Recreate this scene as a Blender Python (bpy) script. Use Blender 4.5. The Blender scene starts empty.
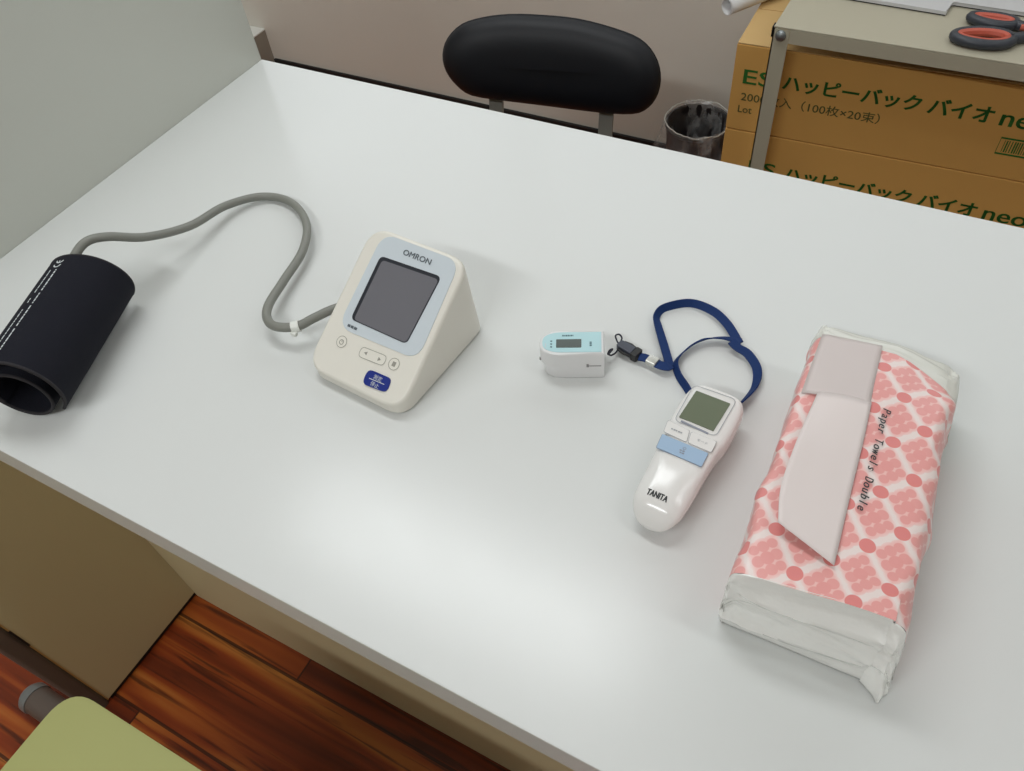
import bpy, bmesh, math, random
from mathutils import Vector, Matrix, Euler, noise
R = math.radians
rnd = random.Random(7)
scene = bpy.context.scene
col = scene.collection

# ------------------------------------------------------------------ camera
CAM = Vector((0.8453, -0.1159, 1.2306))
YAW, PITCH, ROLL, FPX = 0.5897, 0.8781, -0.1296, 787.976
fwd = Vector((-math.sin(YAW)*math.cos(PITCH), math.cos(YAW)*math.cos(PITCH), -math.sin(PITCH)))
r0 = Vector((math.cos(YAW), math.sin(YAW), 0)); u0 = r0.cross(fwd)
rt = math.cos(ROLL)*r0 + math.sin(ROLL)*u0
up = -math.sin(ROLL)*r0 + math.cos(ROLL)*u0
cd = bpy.data.cameras.new('camera'); cam = bpy.data.objects.new('camera', cd); col.objects.link(cam)
m = Matrix.Identity(4)
for i in range(3):
    m[i][0] = rt[i]; m[i][1] = up[i]; m[i][2] = -fwd[i]; m[i][3] = CAM[i]
cam.matrix_world = m
cd.sensor_fit = 'HORIZONTAL'; cd.sensor_width = 36.0; cd.lens = FPX/1024*36.0
cd.clip_start = 0.02; cd.clip_end = 50
scene.camera = cam

# ------------------------------------------------------------------ light and exposure
w = bpy.data.worlds.new('world'); scene.world = w; w.use_nodes = True
w.node_tree.nodes['Background'].inputs[0].default_value = (0.9, 0.95, 1.0, 1)
w.node_tree.nodes['Background'].inputs[1].default_value = 0.05
def area(name, loc, size, power, color, rot=(0, 0, 0)):
    d = bpy.data.lights.new(name, 'AREA'); d.shape = 'RECTANGLE'
    d.size, d.size_y = size; d.energy = power; d.color = color
    o = bpy.data.objects.new(name, d); o.location = loc; o.rotation_euler = rot; col.objects.link(o)
    return o
WHITE = (0.955, 0.99, 1.0)
area('ceiling_lamp_over_desk', (0.02, 0.69, 2.38), (1.15, 0.30), 10.5, WHITE)
area('fill_lamp_behind', (0.35, -1.35, 2.38), (1.15, 0.15), 24, WHITE)  # added fill: unseen source raising the ambient light and the back wall
area('fill_lamp_right', (1.9, 0.4, 2.38), (1.15, 0.15), 5, WHITE)  # added fill: unseen source that brightens the partition face
scene.view_settings.view_transform = 'Standard'
scene.view_settings.look = 'None'
scene.view_settings.gamma = 1.0
scene.view_settings.use_curve_mapping = False
scene.view_settings.exposure = 0.0
scene.cycles.use_denoising = True
scene.cycles.max_bounces = 8

# ------------------------------------------------------------------ materials
def lin(c):
    return tuple(((v/255)/12.92 if v/255 <= 0.04045 else ((v/255+0.055)/1.055)**2.4) for v in c)
MATS = {}
def mat(name, rgb, rough=0.5, metal=0.0, spec=0.5, coat=0.0, alpha=1.0, trans=0.0, sheen=0.0, bump=None):
    m = bpy.data.materials.new(name); m.use_nodes = True
    nt = m.node_tree; b = nt.nodes['Principled BSDF']
    b.inputs['Base Color'].default_value = (*lin(rgb), 1)
    b.inputs['Roughness'].default_value = rough
    b.inputs['Metallic'].default_value = metal
    b.inputs['Specular IOR Level'].default_value = spec
    b.inputs['Coat Weight'].default_value = coat
    b.inputs['Alpha'].default_value = alpha
    b.inputs['Transmission Weight'].default_value = trans
    if sheen: b.inputs['Sheen Weight'].default_value = sheen
    # gentle procedural unevenness on every surface
    n = nt.nodes.new('ShaderNodeTexNoise'); tc = nt.nodes.new('ShaderNodeTexCoord')
    nt.links.new(tc.outputs['Object'], n.inputs['Vector'])
    n.inputs['Scale'].default_value = bump[0] if bump else 30.0
    n.inputs['Detail'].default_value = 3.0
    if bump:
        bp = nt.nodes.new('ShaderNodeBump'); bp.inputs['Strength'].default_value = bump[1]; bp.inputs['Distance'].default_value = bump[2]
        nt.links.new(n.outputs['Fac'], bp.inputs['Height']); nt.links.new(bp.outputs['Normal'], b.inputs['Normal'])
    else:
        mr = nt.nodes.new('ShaderNodeMapRange')
        mr.inputs['To Min'].default_value = max(0, rough-0.03); mr.inputs['To Max'].default_value = min(1, rough+0.03)
        nt.links.new(n.outputs['Fac'], mr.inputs['Value']); nt.links.new(mr.outputs['Result'], b.inputs['Roughness'])
    MATS[name] = m
    return m
desk_white = mat('desk_white', (216, 218, 216), 0.22, spec=0.42)
desk_edge = mat('desk_edge', (196, 194, 184), 0.45)
cream_panel = mat('cream_panel', (208, 196, 156), 0.5)
screen_white = mat('screen_white', (206, 208, 200), 0.45)
screen_frame = mat('screen_frame', (98, 86, 77), 0.5)
edge_tan = mat('edge_tan', (186, 146, 92), 0.5)
dark_rubber = mat('dark_rubber', (26, 22, 20), 0.6)
grey_cap = mat('grey_cap', (120, 122, 120), 0.4)
wall_paint = mat('wall_paint', (227, 223, 213), 0.85, bump=(180, 0.12, 0.002))
trim_shaded = mat('trim_shaded', (150, 142, 130), 0.8)  # shading of the corner's upright face is put into this darker colour
wall_white = mat('wall_white', (205, 205, 198), 0.8)
ledge_white = mat('ledge_white', (244, 245, 240), 0.5)
ceiling_white = mat('ceiling_white', (225, 225, 220), 0.9)
base_black = mat('base_black', (24, 22, 22), 0.6)
cuff_fabric = mat('cuff_fabric', (25, 26, 35), 0.9, spec=0.25, sheen=0.0, bump=(900, 0.5, 0.0008))
cuff_lining = mat('cuff_lining', (22, 22, 28), 0.85, bump=(900, 0.4, 0.0008))
cuff_tape = mat('cuff_tape', (38, 36, 40), 0.8)
print_white = mat('print_white', (206, 212, 214), 0.6)
tube_grey = mat('tube_grey', (128, 129, 122), 0.45)
clip_white = mat('clip_white', (228, 230, 224), 0.35)
mon_white = mat('monitor_white', (230, 227, 217), 0.38)
mon_bezel = mat('monitor_bezel', (206, 215, 221), 0.3)
mon_screen = mat('monitor_screen', (112, 112, 118), 0.25)
mon_shade = mat('monitor_shade', (38, 42, 50), 0.4)
mon_blue = mat('monitor_blue', (22, 44, 132), 0.35)
mon_line = mat('monitor_line', (150, 148, 138), 0.5)
logo_grey = mat('logo_grey', (92, 100, 106), 0.5)
ox_white = mat('oximeter_white', (226, 226, 226), 0.35)
ox_blue = mat('oximeter_blue', (182, 218, 223), 0.3)
ox_screen = mat('oximeter_screen', (92, 100, 98), 0.25)
ox_mark = mat('oximeter_mark', (70, 106, 116), 0.5)
gap_grey = mat('gap_grey', (140, 138, 138), 0.6)
strap_blue = mat('strap_blue', (14, 46, 98), 0.7, spec=0.3, bump=(1500, 0.5, 0.0004))
buckle_grey = mat('buckle_grey', (66, 70, 82), 0.4)
cord_black = mat('cord_black', (36, 40, 54), 0.6)
crimp_metal = mat('crimp_metal', (206, 206, 200), 0.28, metal=0.85)
th_white = mat('thermometer_white', (230, 229, 226), 0.17)
th_bezel = mat('thermometer_bezel', (214, 216, 218), 0.3)
th_lcd = mat('thermometer_lcd', (106, 115, 94), 0.25)
th_grey = mat('thermometer_grey', (140, 144, 156), 0.4)
th_blue = mat('thermometer_blue', (160, 186, 212), 0.3)
th_line = mat('thermometer_line', (160, 162, 166), 0.5)
ink_black = mat('ink_black', (40, 44, 46), 0.5)
pack_white = mat('pack_white', (240, 240, 236), 0.13, spec=0.6, bump=(70, 0.5, 0.003))
pack_flap = mat('pack_flap', (226, 215, 212), 0.42)
pack_panel = mat('pack_panel', (226, 215, 212), 0.42, alpha=0.8)
pack_film = mat('pack_film', (222, 222, 214), 0.25)
chair_black = mat('chair_black', (16, 18, 24), 0.5, spec=0.38, bump=(400, 0.15, 0.0006))
chair_steel = mat('chair_steel', (150, 148, 140), 0.4, metal=0.3)
plastic_black = mat('plastic_black', (28, 28, 28), 0.5)
bin_dark = mat('bin_dark', (46, 41, 42), 0.45)
carton = mat('carton', (224, 172, 94), 0.8, bump=(90, 0.12, 0.001))
carton_top = mat('carton_top', (212, 176, 118), 0.8)
print_green = mat('print_green', (40, 112, 40), 0.7)
print_olive = mat('print_olive', (88, 92, 46), 0.7)
carton_seam = mat('carton_seam', (84, 58, 30), 0.9)
rack_cream = mat('rack_cream', (186, 180, 160), 0.4)
bolt_steel = mat('bolt_steel', (156, 162, 164), 0.35, metal=0.7)
tray_grey = mat('tray_grey', (206, 206, 208), 0.4)
sc_grey = mat('scissors_grey', (58, 62, 70), 0.4)
sc_red = mat('scissors_red', (196, 92, 72), 0.45)
sc_blade = mat('scissors_blade', (190, 192, 192), 0.25, metal=0.9)
paper_white = mat('paper_white', (232, 232, 232), 0.6)
seat_green = mat('seat_green', (176, 178, 116), 0.45, bump=(300, 0.08, 0.0006))

def film_mat():
    m = bpy.data.materials.new('clear_film'); m.use_nodes = True; nt = m.node_tree
    b = nt.nodes['Principled BSDF']; out = nt.nodes['Material Output']
    b.inputs['Base Color'].default_value = (0.75, 0.75, 0.75, 1); b.inputs['Roughness'].default_value = 0.15
    tr = nt.nodes.new('ShaderNodeBsdfTransparent'); mx = nt.nodes.new('ShaderNodeMixShader')
    n = nt.nodes.new('ShaderNodeTexNoise'); n.inputs['Scale'].default_value = 22; n.inputs['Detail'].default_value = 4
    tc = nt.nodes.new('ShaderNodeTexCoord'); nt.links.new(tc.outputs['Object'], n.inputs['Vector'])
    mr = nt.nodes.new('ShaderNodeMapRange'); mr.inputs['From Min'].default_value = 0.5; mr.inputs['From Max'].default_value = 0.72
    mr.inputs['To Min'].default_value = 0.10; mr.inputs['To Max'].default_value = 0.6
    nt.links.new(n.outputs['Fac'], mr.inputs['Value']); nt.links.new(mr.outputs['Result'], mx.inputs['Fac'])
    nt.links.new(tr.outputs[0], mx.inputs[1]); nt.links.new(b.outputs[0], mx.inputs[2]); nt.links.new(mx.outputs[0], out.inputs['Surface'])
    return m
clear_film = film_mat()

class NB:                                          # tiny node-expression helper
    def __init__(s, nt): s.nt = nt
    def _in(s, sock, v):
        if isinstance(v, (int, float)): sock.default_value = v
        elif isinstance(v, tuple): sock.default_value = v
        else: s.nt.links.new(v, sock)
    def m(s, op, a, b=0.0, c=0.0):
        n = s.nt.nodes.new('ShaderNodeMath'); n.operation = op
        s._in(n.inputs[0], a); s._in(n.inputs[1], b); s._in(n.inputs[2], c)
        return n.outputs[0]
    def mix(s, f, a, b):
        n = s.nt.nodes.new('ShaderNodeMix'); n.data_type = 'RGBA'
        s._in(n.inputs[0], f); s._in(n.inputs[6], a); s._in(n.inputs[7], b)
        return n.outputs[2]

def floor_mat():
    m = bpy.data.materials.new('floor_boards'); m.use_nodes = True; nt = m.node_tree; b = nt.nodes['Principled BSDF']; N = NB(nt)
    tc = nt.nodes.new('ShaderNodeTexCoord'); sp = nt.nodes.new('ShaderNodeSeparateXYZ'); nt.links.new(tc.outputs['Object'], sp.inputs[0])
    x, y = sp.outputs[0], sp.outputs[1]
    PW, PL = 0.150, 0.83
    v = N.m('DIVIDE', N.m('SUBTRACT', y, 0.0570), PW); row = N.m('FLOOR', v); fv = N.m('FRACT', v)
    wn = nt.nodes.new('ShaderNodeTexWhiteNoise'); wn.noise_dimensions = '1D'; nt.links.new(row, wn.inputs['W'])
    off = N.m('ADD', N.m('MULTIPLY', row, 0.381), 0.70)
    uu = N.m('ADD', N.m('DIVIDE', x, PL), off); fu = N.m('FRACT', uu); cell = N.m('FLOOR', uu)
    cid = N.m('ADD', N.m('MULTIPLY', row, 17.31), N.m('MULTIPLY', cell, 5.77))
    wn2 = nt.nodes.new('ShaderNodeTexWhiteNoise'); wn2.noise_dimensions = '1D'; nt.links.new(cid, wn2.inputs['W'])
    cb = nt.nodes.new('ShaderNodeCombineXYZ')
    nt.links.new(N.m('MULTIPLY', x, 0.75), cb.inputs[0]); nt.links.new(N.m('MULTIPLY', y, 15.0), cb.inputs[1]); nt.links.new(N.m('MULTIPLY', cid, 3.1), cb.inputs[2])
    n1 = nt.nodes.new('ShaderNodeTexNoise'); n1.inputs['Scale'].default_value = 1.6; n1.inputs['Detail'].default_value = 3; n1.inputs['Distortion'].default_value = 0.6
    nt.links.new(cb.outputs[0], n1.inputs['Vector'])
    n2 = nt.nodes.new('ShaderNodeTexNoise'); n2.inputs['Scale'].default_value = 6.0; n2.inputs['Detail'].default_value = 5; n2.inputs['Distortion'].default_value = 0.4
    nt.links.new(cb.outputs[0], n2.inputs['Vector'])
    cr = nt.nodes.new('ShaderNodeValToRGB'); e = cr.color_ramp.elements
    e[0].position = 0.30; e[0].color = (*lin((92, 34, 12)), 1); e[1].position = 0.70; e[1].color = (*lin((192, 122, 54)), 1)
    k = e.new(0.47); k.color = (*lin((136, 56, 20)), 1); k = e.new(0.55); k.color = (*lin((164, 82, 31)), 1)
    nt.links.new(N.m('ADD', n1.outputs['Fac'], N.m('MULTIPLY', N.m('SUBTRACT', wn2.outputs['Value'], 0.5), 0.22)), cr.inputs[0])
    streak = N.m('SMOOTH_MIN', N.m('MAXIMUM', N.m('MULTIPLY', N.m('SUBTRACT', n2.outputs['Fac'], 0.56), 7.0), 0.0), 0.75, 0.1)
    c1 = N.mix(streak, cr.outputs[0], (*lin((52, 20, 8)), 1))
    ev = N.m('MINIMUM', fv, N.m('SUBTRACT', 1.0, fv)); eu = N.m('MINIMUM', fu, N.m('SUBTRACT', 1.0, fu))
    seam = N.m('MAXIMUM', N.m('LESS_THAN', ev, 0.016), N.m('LESS_THAN', eu, 0.0018))
    c2 = N.mix(N.m('MULTIPLY', seam, 0.8), c1, (*lin((34, 14, 6)), 1))
    nt.links.new(c2, b.inputs['Base Color']); b.inputs['Roughness'].default_value = 0.38
    return m
floor_boards = floor_mat()

def pink_mat():
    # repeating print: big dots on a lattice with flower-like clusters between them
    m = bpy.data.materials.new('pink_print'); m.use_nodes = True; nt = m.node_tree; b = nt.nodes['Principled BSDF']; N = NB(nt)
    uv = nt.nodes.new('ShaderNodeUVMap'); sp = nt.nodes.new('ShaderNodeSeparateXYZ'); nt.links.new(uv.outputs[0], sp.inputs[0])
    a, bb = sp.outputs[0], sp.outputs[1]
    E1 = (0.0176, 0.0175); E2 = (0.0, 0.0425)
    L0 = N.m('DIVIDE', N.m('SUBTRACT', a, 0.0695), E1[0])
    L1 = N.m('DIVIDE', N.m('SUBTRACT', N.m('SUBTRACT', bb, 0.1726), N.m('MULTIPLY', L0, E1[1])), E2[1])
    def dist(c):
        c0 = c[0]/E1[0]; c1 = (c[1]-c0*E1[1])/E2[1]
        d0 = N.m('SUBTRACT', N.m('FRACT', N.m('ADD', N.m('SUBTRACT', L0, c0), 100.5)), 0.5)
        d1 = N.m('SUBTRACT', N.m('FRACT', N.m('ADD', N.m('SUBTRACT', L1, c1), 100.5)), 0.5)
        px = N.m('MULTIPLY', d0, E1[0]); py = N.m('ADD', N.m('MULTIPLY', d0, E1[1]), N.m('MULTIPLY', d1, E2[1]))
        return N.m('SQRT', N.m('ADD', N.m('MULTIPLY', px, px), N.m('MULTIPLY', py, py)))
    def step(d, r): 
        return N.m('MULTIPLY_ADD', N.m('MULTIPLY', N.m('SUBTRACT', d, r), -1.0), 2500.0, 0.5)
    def clampu(v): return N.m('MINIMUM', N.m('MAXIMUM', v, 0.0), 1.0)
    big = clampu(step(dist((0, 0)), 0.0050))
    cl = [(0.0, -0.0212)]; rr = [0.0042]
    for i_, j_ in ((1, 0), (-1, 0), (0, 1), (0, -1), (1, 1), (-1, -1), (1, -1), (-1, 1)):
        cl.append((0.0176*0.25*(i_+j_), -0.0212+0.25*(0.0175*i_-0.025*j_))); rr.append(0.0037 if i_*j_ == 0 else 0.0033)
    ds = [dist(c) for c in cl]
    dark = clampu(step(ds[0], rr[0])); halo = clampu(step(ds[0], 0.0080))
    for d, r_ in zip(ds[1:], rr[1:]):
        dark = N.m('MAXIMUM', dark, clampu(step(d, r_))); halo = N.m('MAXIMUM', halo, clampu(step(d, r_+0.0022)))
    inner = clampu(step(ds[0], 0.0044))
    # pale bands run along the lattice through the big dots
    s_ = N.m('ADD', L0, L1); t_ = N.m('MULTIPLY', L1, -1.0)
    def band(q, spacing, hw):
        d = N.m('MULTIPLY', N.m('ABSOLUTE', N.m('SUBTRACT', N.m('FRACT', N.m('ADD', q, 100.5)), 0.5)), spacing)
        return clampu(N.m('MULTIPLY_ADD', N.m('SUBTRACT', d, hw), -330.0, 0.5))
    pale = N.m('MAXIMUM', band(s_, 0.0244, 0.0022), band(t_, 0.0302, 0.0022))
    halo = N.m('MULTIPLY', halo, N.m('SUBTRACT', 1.0, pale))
    c0 = N.mix(halo, (*lin((238, 222, 218)), 1), (*lin((241, 192, 187)), 1))
    c1 = N.mix(N.m('MULTIPLY', dark, 0.8), c0, (*lin((231, 155, 151)), 1))
    c2 = N.mix(N.m('MAXIMUM', big, N.m('MULTIPLY', inner, 0.12)), c1, (*lin((226, 138, 135)), 1))
    nt.links.new(c2, b.inputs['Base Color']); b.inputs['Roughness'].default_value = 0.28
    n = nt.nodes.new('ShaderNodeTexNoise'); n.inputs['Scale'].default_value = 28; n.inputs['Detail'].default_value = 3
    tc = nt.nodes.new('ShaderNodeTexCoord'); nt.links.new(tc.outputs['Object'], n.inputs['Vector'])
    bp = nt.nodes.new('ShaderNodeBump'); bp.inputs['Strength'].default_value = 0.25; bp.inputs['Distance'].default_value = 0.004
    nt.links.new(n.outputs['Fac'], bp.inputs['Height']); nt.links.new(bp.outputs['Normal'], b.inputs['Normal'])
    return m
pink_print = pink_mat()

def daylight_mat():
    m = bpy.data.materials.new('frosted_daylight'); m.use_nodes = True; b = m.node_tree.nodes['Principled BSDF']
    b.inputs['Base Color'].default_value = (0.8, 0.85, 0.88, 1); b.inputs['Roughness'].default_value = 0.6
    b.inputs['Emission Color'].default_value = (0.92, 0.97, 1.0, 1); b.inputs['Emission Strength'].default_value = 1.1
    return m
frosted_daylight = daylight_mat()

# ------------------------------------------------------------------ object helpers
def empty(name, label, cat, loc=(0, 0, 0), rz=0.0, group=None):
    o = bpy.data.objects.new(name, None); o.empty_display_size = 0.03; col.objects.link(o)
    o.location = loc; o.rotation_euler = (0, 0, rz)
    o['label'] = label; o['category'] = cat
    if group: o['group'] = group
    return o
def link(name, bm, material, parent=None, smooth=True, label=None):
    me = bpy.data.meshes.new(name)
    bmesh.ops.recalc_face_normals(bm, faces=bm.faces)
    bm.to_mesh(me); bm.free()
    o = bpy.data.objects.new(name, me); col.objects.link(o)
    me.materials.append(material)
    if smooth:
        for p in me.polygons: p.use_smooth = True
        me.set_sharp_from_angle(angle=R(38))
        wn = o.modifiers.new('weighted_normals', 'WEIGHTED_NORMAL'); wn.keep_sharp = True; wn.weight = 80
    if parent is not None: o.parent = parent
    if label: o['label'] = label
    return o
def struct(name, bm, material, smooth=False):
    o = link(name, bm, material, None, smooth); o['kind'] = 'structure'; return o
def BM(): return bmesh.new()
def bevel_all(bm, geom_edges, off, seg=2):
    if off > 0: bmesh.ops.bevel(bm, geom=geom_edges, offset=off, segments=seg, profile=0.5, affect='EDGES', clamp_overlap=True)
def box(bm, lo, hi, bev=0.0, seg=2, mtx=None):
    t = bmesh.new()
    bmesh.ops.create_cube(t, size=1.0)
    for v in t.verts:
        v.co = Vector([(lo[i]+hi[i])/2 + v.co[i]*(hi[i]-lo[i]) for i in range(3)])
    bevel_all(t, list(t.edges), bev, seg)
    merge(bm, t, mtx)
def merge(bm, t, mtx=None):
    if mtx is not None: bmesh.ops.transform(t, matrix=mtx, verts=t.verts)
    me = bpy.data.meshes.new('tmp'); t.to_mesh(me); t.free(); bm.from_mesh(me); bpy.data.meshes.remove(me)
def prism(bm, pts, z0, z1, bev=0.0, seg=2, mtx=None, bev_bottom=False):
    t = bmesh.new()
    lo = [t.verts.new((p[0], p[1], z0)) for p in pts]; hi = [t.verts.new((p[0], p[1], z1)) for p in pts]
    n = len(pts)
    t.faces.new(hi); t.faces.new(lo[::-1])
    for i in range(n): t.faces.new((lo[i], lo[(i+1) % n], hi[(i+1) % n], hi[i]))
    if bev > 0:
        es = [e for e in t.edges if all(abs(v.co.z-z1) < 1e-9 for v in e.verts) or (bev_bottom and all(abs(v.co.z-z0) < 1e-9 for v in e.verts))]
        bevel_all(t, es, bev, seg)
    merge(bm, t, mtx)
def rrect(x0, y0, x1, y1, r, n=6):
    pts = []
    for cx, cy, a0 in ((x1-r, y1-r, 0), (x0+r, y1-r, 90), (x0+r, y0+r, 180), (x1-r, y0+r, 270)):
        for i in range(n+1):
            a = R(a0+90*i/n); pts.append((cx+r*math.cos(a), cy+r*math.sin(a)))
    return pts
def quad_round(q, r, n=5):
    """rounded polygon from corner points (counter-clockwise)"""
    out = []; k = len(q)
    for i in range(k):
        p = Vector(q[i]); a = Vector(q[i-1]); b = Vector(q[(i+1) % k])
        da = (a-p).normalized(); db = (b-p).normalized()
        ang = da.angle(db); t = min(r/math.tan(ang/2), (a-p).length*0.45, (b-p).length*0.45)
        s, e = p+da*t, p+db*t
        for j in range(n+1):
            u = j/n; out.append(tuple((1-u)**2*s + 2*u*(1-u)*p + u*u*e))
    return out
def cat_rom(pts, per=8, closed=False):
    P = [Vector(p) for p in pts]; out = []; n = len(P)
    rng = n if closed else n-1
    for i in range(rng):
        p0 = P[i-1] if (i > 0 or closed) else P[0]*2-P[1]; p1 = P[i]; p2 = P[(i+1) % n]
        p3 = P[(i+2) % n] if (i+2 < n or closed) else P[-1]*2-P[-2]
        for k in range(per):
            t = k/per
            out.append(0.5*((2*p1)+(p2-p0)*t+(2*p0-5*p1+4*p2-p3)*t*t+(3*p1-p0-3*p2+p3)*t**3))
    if not closed: out.append(P[-1])
    return out
def tube(bm, path, rad, seg=12, caps=True, closed=False):
    path = [Vector(p) for p in path]; n = len(path); rings = []; prev = None
    for i, p in enumerate(path):
        if closed: t = (path[(i+1) % n]-path[i-1]).normalized()
        else: t = (path[min(i+1, n-1)]-path[max(i-1, 0)]).normalized()
        if prev is None:
            a = Vector((0, 0, 1)) if abs(t.z) < 0.9 else Vector((1, 0, 0)); nn = (a - t*a.dot(t)).normalized()
        else: nn = (prev - t*prev.dot(t)).normalized()
        prev = nn; bb = t.cross(nn); r = rad(i/(n-1)) if callable(rad) else rad
        rings.append([bm.verts.new(p + r*(math.cos(2*math.pi*k/seg)*nn + math.sin(2*math.pi*k/seg)*bb)) for k in range(seg)])
    for i in range(n if closed else n-1):
        A, B = rings[i], rings[(i+1) % n]
        for k in range(seg): bm.faces.new((A[k], A[(k+1) % seg], B[(k+1) % seg], B[k]))
    if caps and not closed:
        bm.faces.new(rings[0][::-1]); bm.faces.new(rings[-1])
def loft(bm, rings, closed_ring=True, cap=True):
    V = [[bm.verts.new(p) for p in r] for r in rings]; n = len(V[0])
    for i in range(len(V)-1):
        for k in range(n if closed_ring else n-1):
            bm.faces.new((V[i][k], V[i][(k+1) % n], V[i+1][(k+1) % n], V[i+1][k]))
    if cap and closed_ring: bm.faces.new(V[0][::-1]); bm.faces.new(V[-1])
    return V
def ribbon(bm, path, wdirs, width, thick):
    """flat strap along a path; wdirs gives the across direction at every point"""
    n = len(path); rings = []
    for i, p in enumerate(path):
        p = Vector(p); t = (Vector(path[min(i+1, n-1)])-Vector(path[max(i-1, 0)])).normalized()
        wv = Vector(wdirs[i]); wv = (wv-t*wv.dot(t)).normalized(); nn = t.cross(wv)
        rings.append([p+wv*width/2+nn*thick/2, p+wv*width/2-nn*thick/2, p-wv*width/2-nn*thick/2, p-wv*width/2+nn*thick/2])
    loft(bm, rings)
def lathe(bm, prof, seg=40, axis_m=None, cap0=False, cap1=False):
    rings = [[(r*math.cos(2*math.pi*k/seg), r*math.sin(2*math.pi*k/seg), z) for k in range(seg)] for r, z in prof]
    t = bmesh.new(); V = loft(t, rings, True, False)
    if cap0: t.faces.new(V[0][::-1])
    if cap1: t.faces.new(V[-1])
    merge(bm, t, axis_m)
def text_pts(s, shear=0.0, bold=0.0, spacing=1.0):
    c = bpy.data.curves.new('txt', 'FONT'); c.body = s; c.size = 1.0; c.shear = shear; c.offset = bold; c.space_character = spacing; c.resolution_u = 3
    o = bpy.data.objects.new('txt', c); col.objects.link(o)
    dg = bpy.context.evaluated_depsgraph_get(); dg.update()
    me = bpy.data.meshes.new_from_object(o.evaluated_get(dg))
    V = [v.co.copy() for v in me.vertices]; F = [tuple(p.vertices) for p in me.polygons]
    bpy.data.objects.remove(o); bpy.data.curves.remove(c); bpy.data.meshes.remove(me)
    return V, F
def text(bm, s, fn, width=None, height=None, **kw):
    """adds the string s: glyph coordinates normalised so the ink starts at 0, scaled to width/height, mapped by fn(u, v)"""
    V, F = text_pts(s, **kw)
    if not V: return
    x0 = min(v.x for v in V); x1 = max(v.x for v in V); y0 = min(v.y for v in V); y1 = max(v.y for v in V)
    sx = width/(x1-x0) if width else None; sy = height/(y1-y0) if height else None
    sx = sx or sy; sy = sy or sx
    vs = [bm.verts.new(fn((v.x-x0)*sx, (v.y-y0)*sy)) for v in V]
    for f in F:
        try: bm.faces.new([vs[i] for i in f])
        except ValueError: pass
def strokes(bm, segs, fn, wd):
    """flat bars from (u0, v0) to (u1, v1)"""
    for (a, b, c, d) in segs:
        t = Vector((c-a, d-b)); nn = Vector((-t.y, t.x)).normalized()*wd/2
        bm.faces.new([bm.verts.new(fn(*p)) for p in ((a-nn.x, b-nn.y), (c-nn.x, d-nn.y), (c+nn.x, d+nn.y), (a+nn.x, b+nn.y))])
def ring_outline(bm, pts, fn, wd):
    n = len(pts); c = Vector((sum(p[0] for p in pts)/n, sum(p[1] for p in pts)/n))
    outer, inner = [], []
    for i in range(n):
        t = (Vector(pts[(i+1) % n])-Vector(pts[i-1])).normalized(); nn = Vector((t.y, -t.x))*wd/2
        p = Vector(pts[i]); outer.append(bm.verts.new(fn(*(p+nn)))); inner.append(bm.verts.new(fn(*(p-nn))))
    for i in range(n): bm.faces.new((outer[i], outer[(i+1) % n], inner[(i+1) % n], inner[i]))
H = 0.70

# ------------------------------------------------------------------ room shell
XL, XR, YF, YB, ZC = -1.9, 2.6, -2.4, 1.5, 2.4
b = BM(); box(b, (XL, YF, -0.05), (XR, YB, 0)); struct('floor', b, floor_boards)
WX0, WX1, WZ0, WZ1 = -1.75, 1.55, 1.12, 2.0
b = BM()
box(b, (XL, YB, 0), (XR, YB+0.1, WZ0)); box(b, (XL, YB, WZ1), (XR, YB+0.1, ZC))
box(b, (XL, YB, WZ0), (WX0, YB+0.1, WZ1)); box(b, (WX1, YB, WZ0), (XR, YB+0.1, WZ1)); struct('wall_back', b, wall_paint)
b = BM()
for lo, hi in (((WX0, YB+0.01, WZ0), (WX1, YB+0.06, WZ0+0.04)), ((WX0, YB+0.01, WZ1-0.04), (WX1, YB+0.06, WZ1)), ((WX0, YB+0.01, WZ0+0.04), (WX0+0.04, YB+0.06, WZ1-0.04)), ((WX1-0.04, YB+0.01, WZ0+0.04), (WX1, YB+0.06, WZ1-0.04)), ((-0.12, YB+0.01, WZ0+0.04), (-0.08, YB+0.06, WZ1-0.04))):
    box(b, lo, hi, 0.002)
wf = struct('window_1', b, ledge_white)
for x0, x1 in ((WX0+0.04, -0.12), (-0.08, WX1-0.04)):
    b = BM(); box(b, (x0, YB+0.03, WZ0+0.04), (x1, YB+0.036, WZ1-0.04)); link('pane', b, frosted_daylight, wf)
b = BM(); box(b, (XL-0.1, YF, 0), (XL, YB, ZC)); struct('wall_left', b, wall_white)
b = BM(); box(b, (XR, YF, 0), (XR+0.1, YB, ZC)); struct('wall_right', b, wall_white)
b = BM(); box(b, (XL, YF-0.1, 0), (XR, YF, ZC)); struct('wall_front', b, wall_white)
b = BM(); box(b, (XL, YF, ZC), (XR, YB, ZC+0.05)); struct('ceiling', b, ceiling_white)
b = BM(); box(b, (-0.93, YB-0.008, 0), (XR, YB, 0.093), 0.002); struct('baseboard_back', b, base_black)
# low boxed-in corner with a white sill behind the partition
b = BM(); box(b, (-1.30, 0.95, 0), (-0.935, YB-0.0005, 0.177)); struct('trim_1', b, trim_shaded)
b = BM(); box(b, (-1.30, 0.95, 0.1775), (-0.934, YB-0.0005, 0.182), 0.001); struct('trim_2', b, ledge_white)

# ------------------------------------------------------------------ desk
desk = empty('desk', 'long white laminate desk carrying the medical devices', 'desk')
b = BM(); box(b, (0.0001, 0, H-0.0355), (1.62, 0.6283, H), 0.0015, 2); link('desktop', b, desk_white, desk)
b = BM(); box(b, (0.0005, 0.095, 0.001), (1.56, 0.112, H-0.036)); link('modesty_panel', b, cream_panel, desk, label='cream front panel under the desktop')
for x in (0.004, 1.563):
    b = BM(); box(b, (x, 0.114, 0.0), (x+0.018, 0.60, H-0.036), 0.001); link('leg_panel', b, cream_panel, desk)

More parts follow.
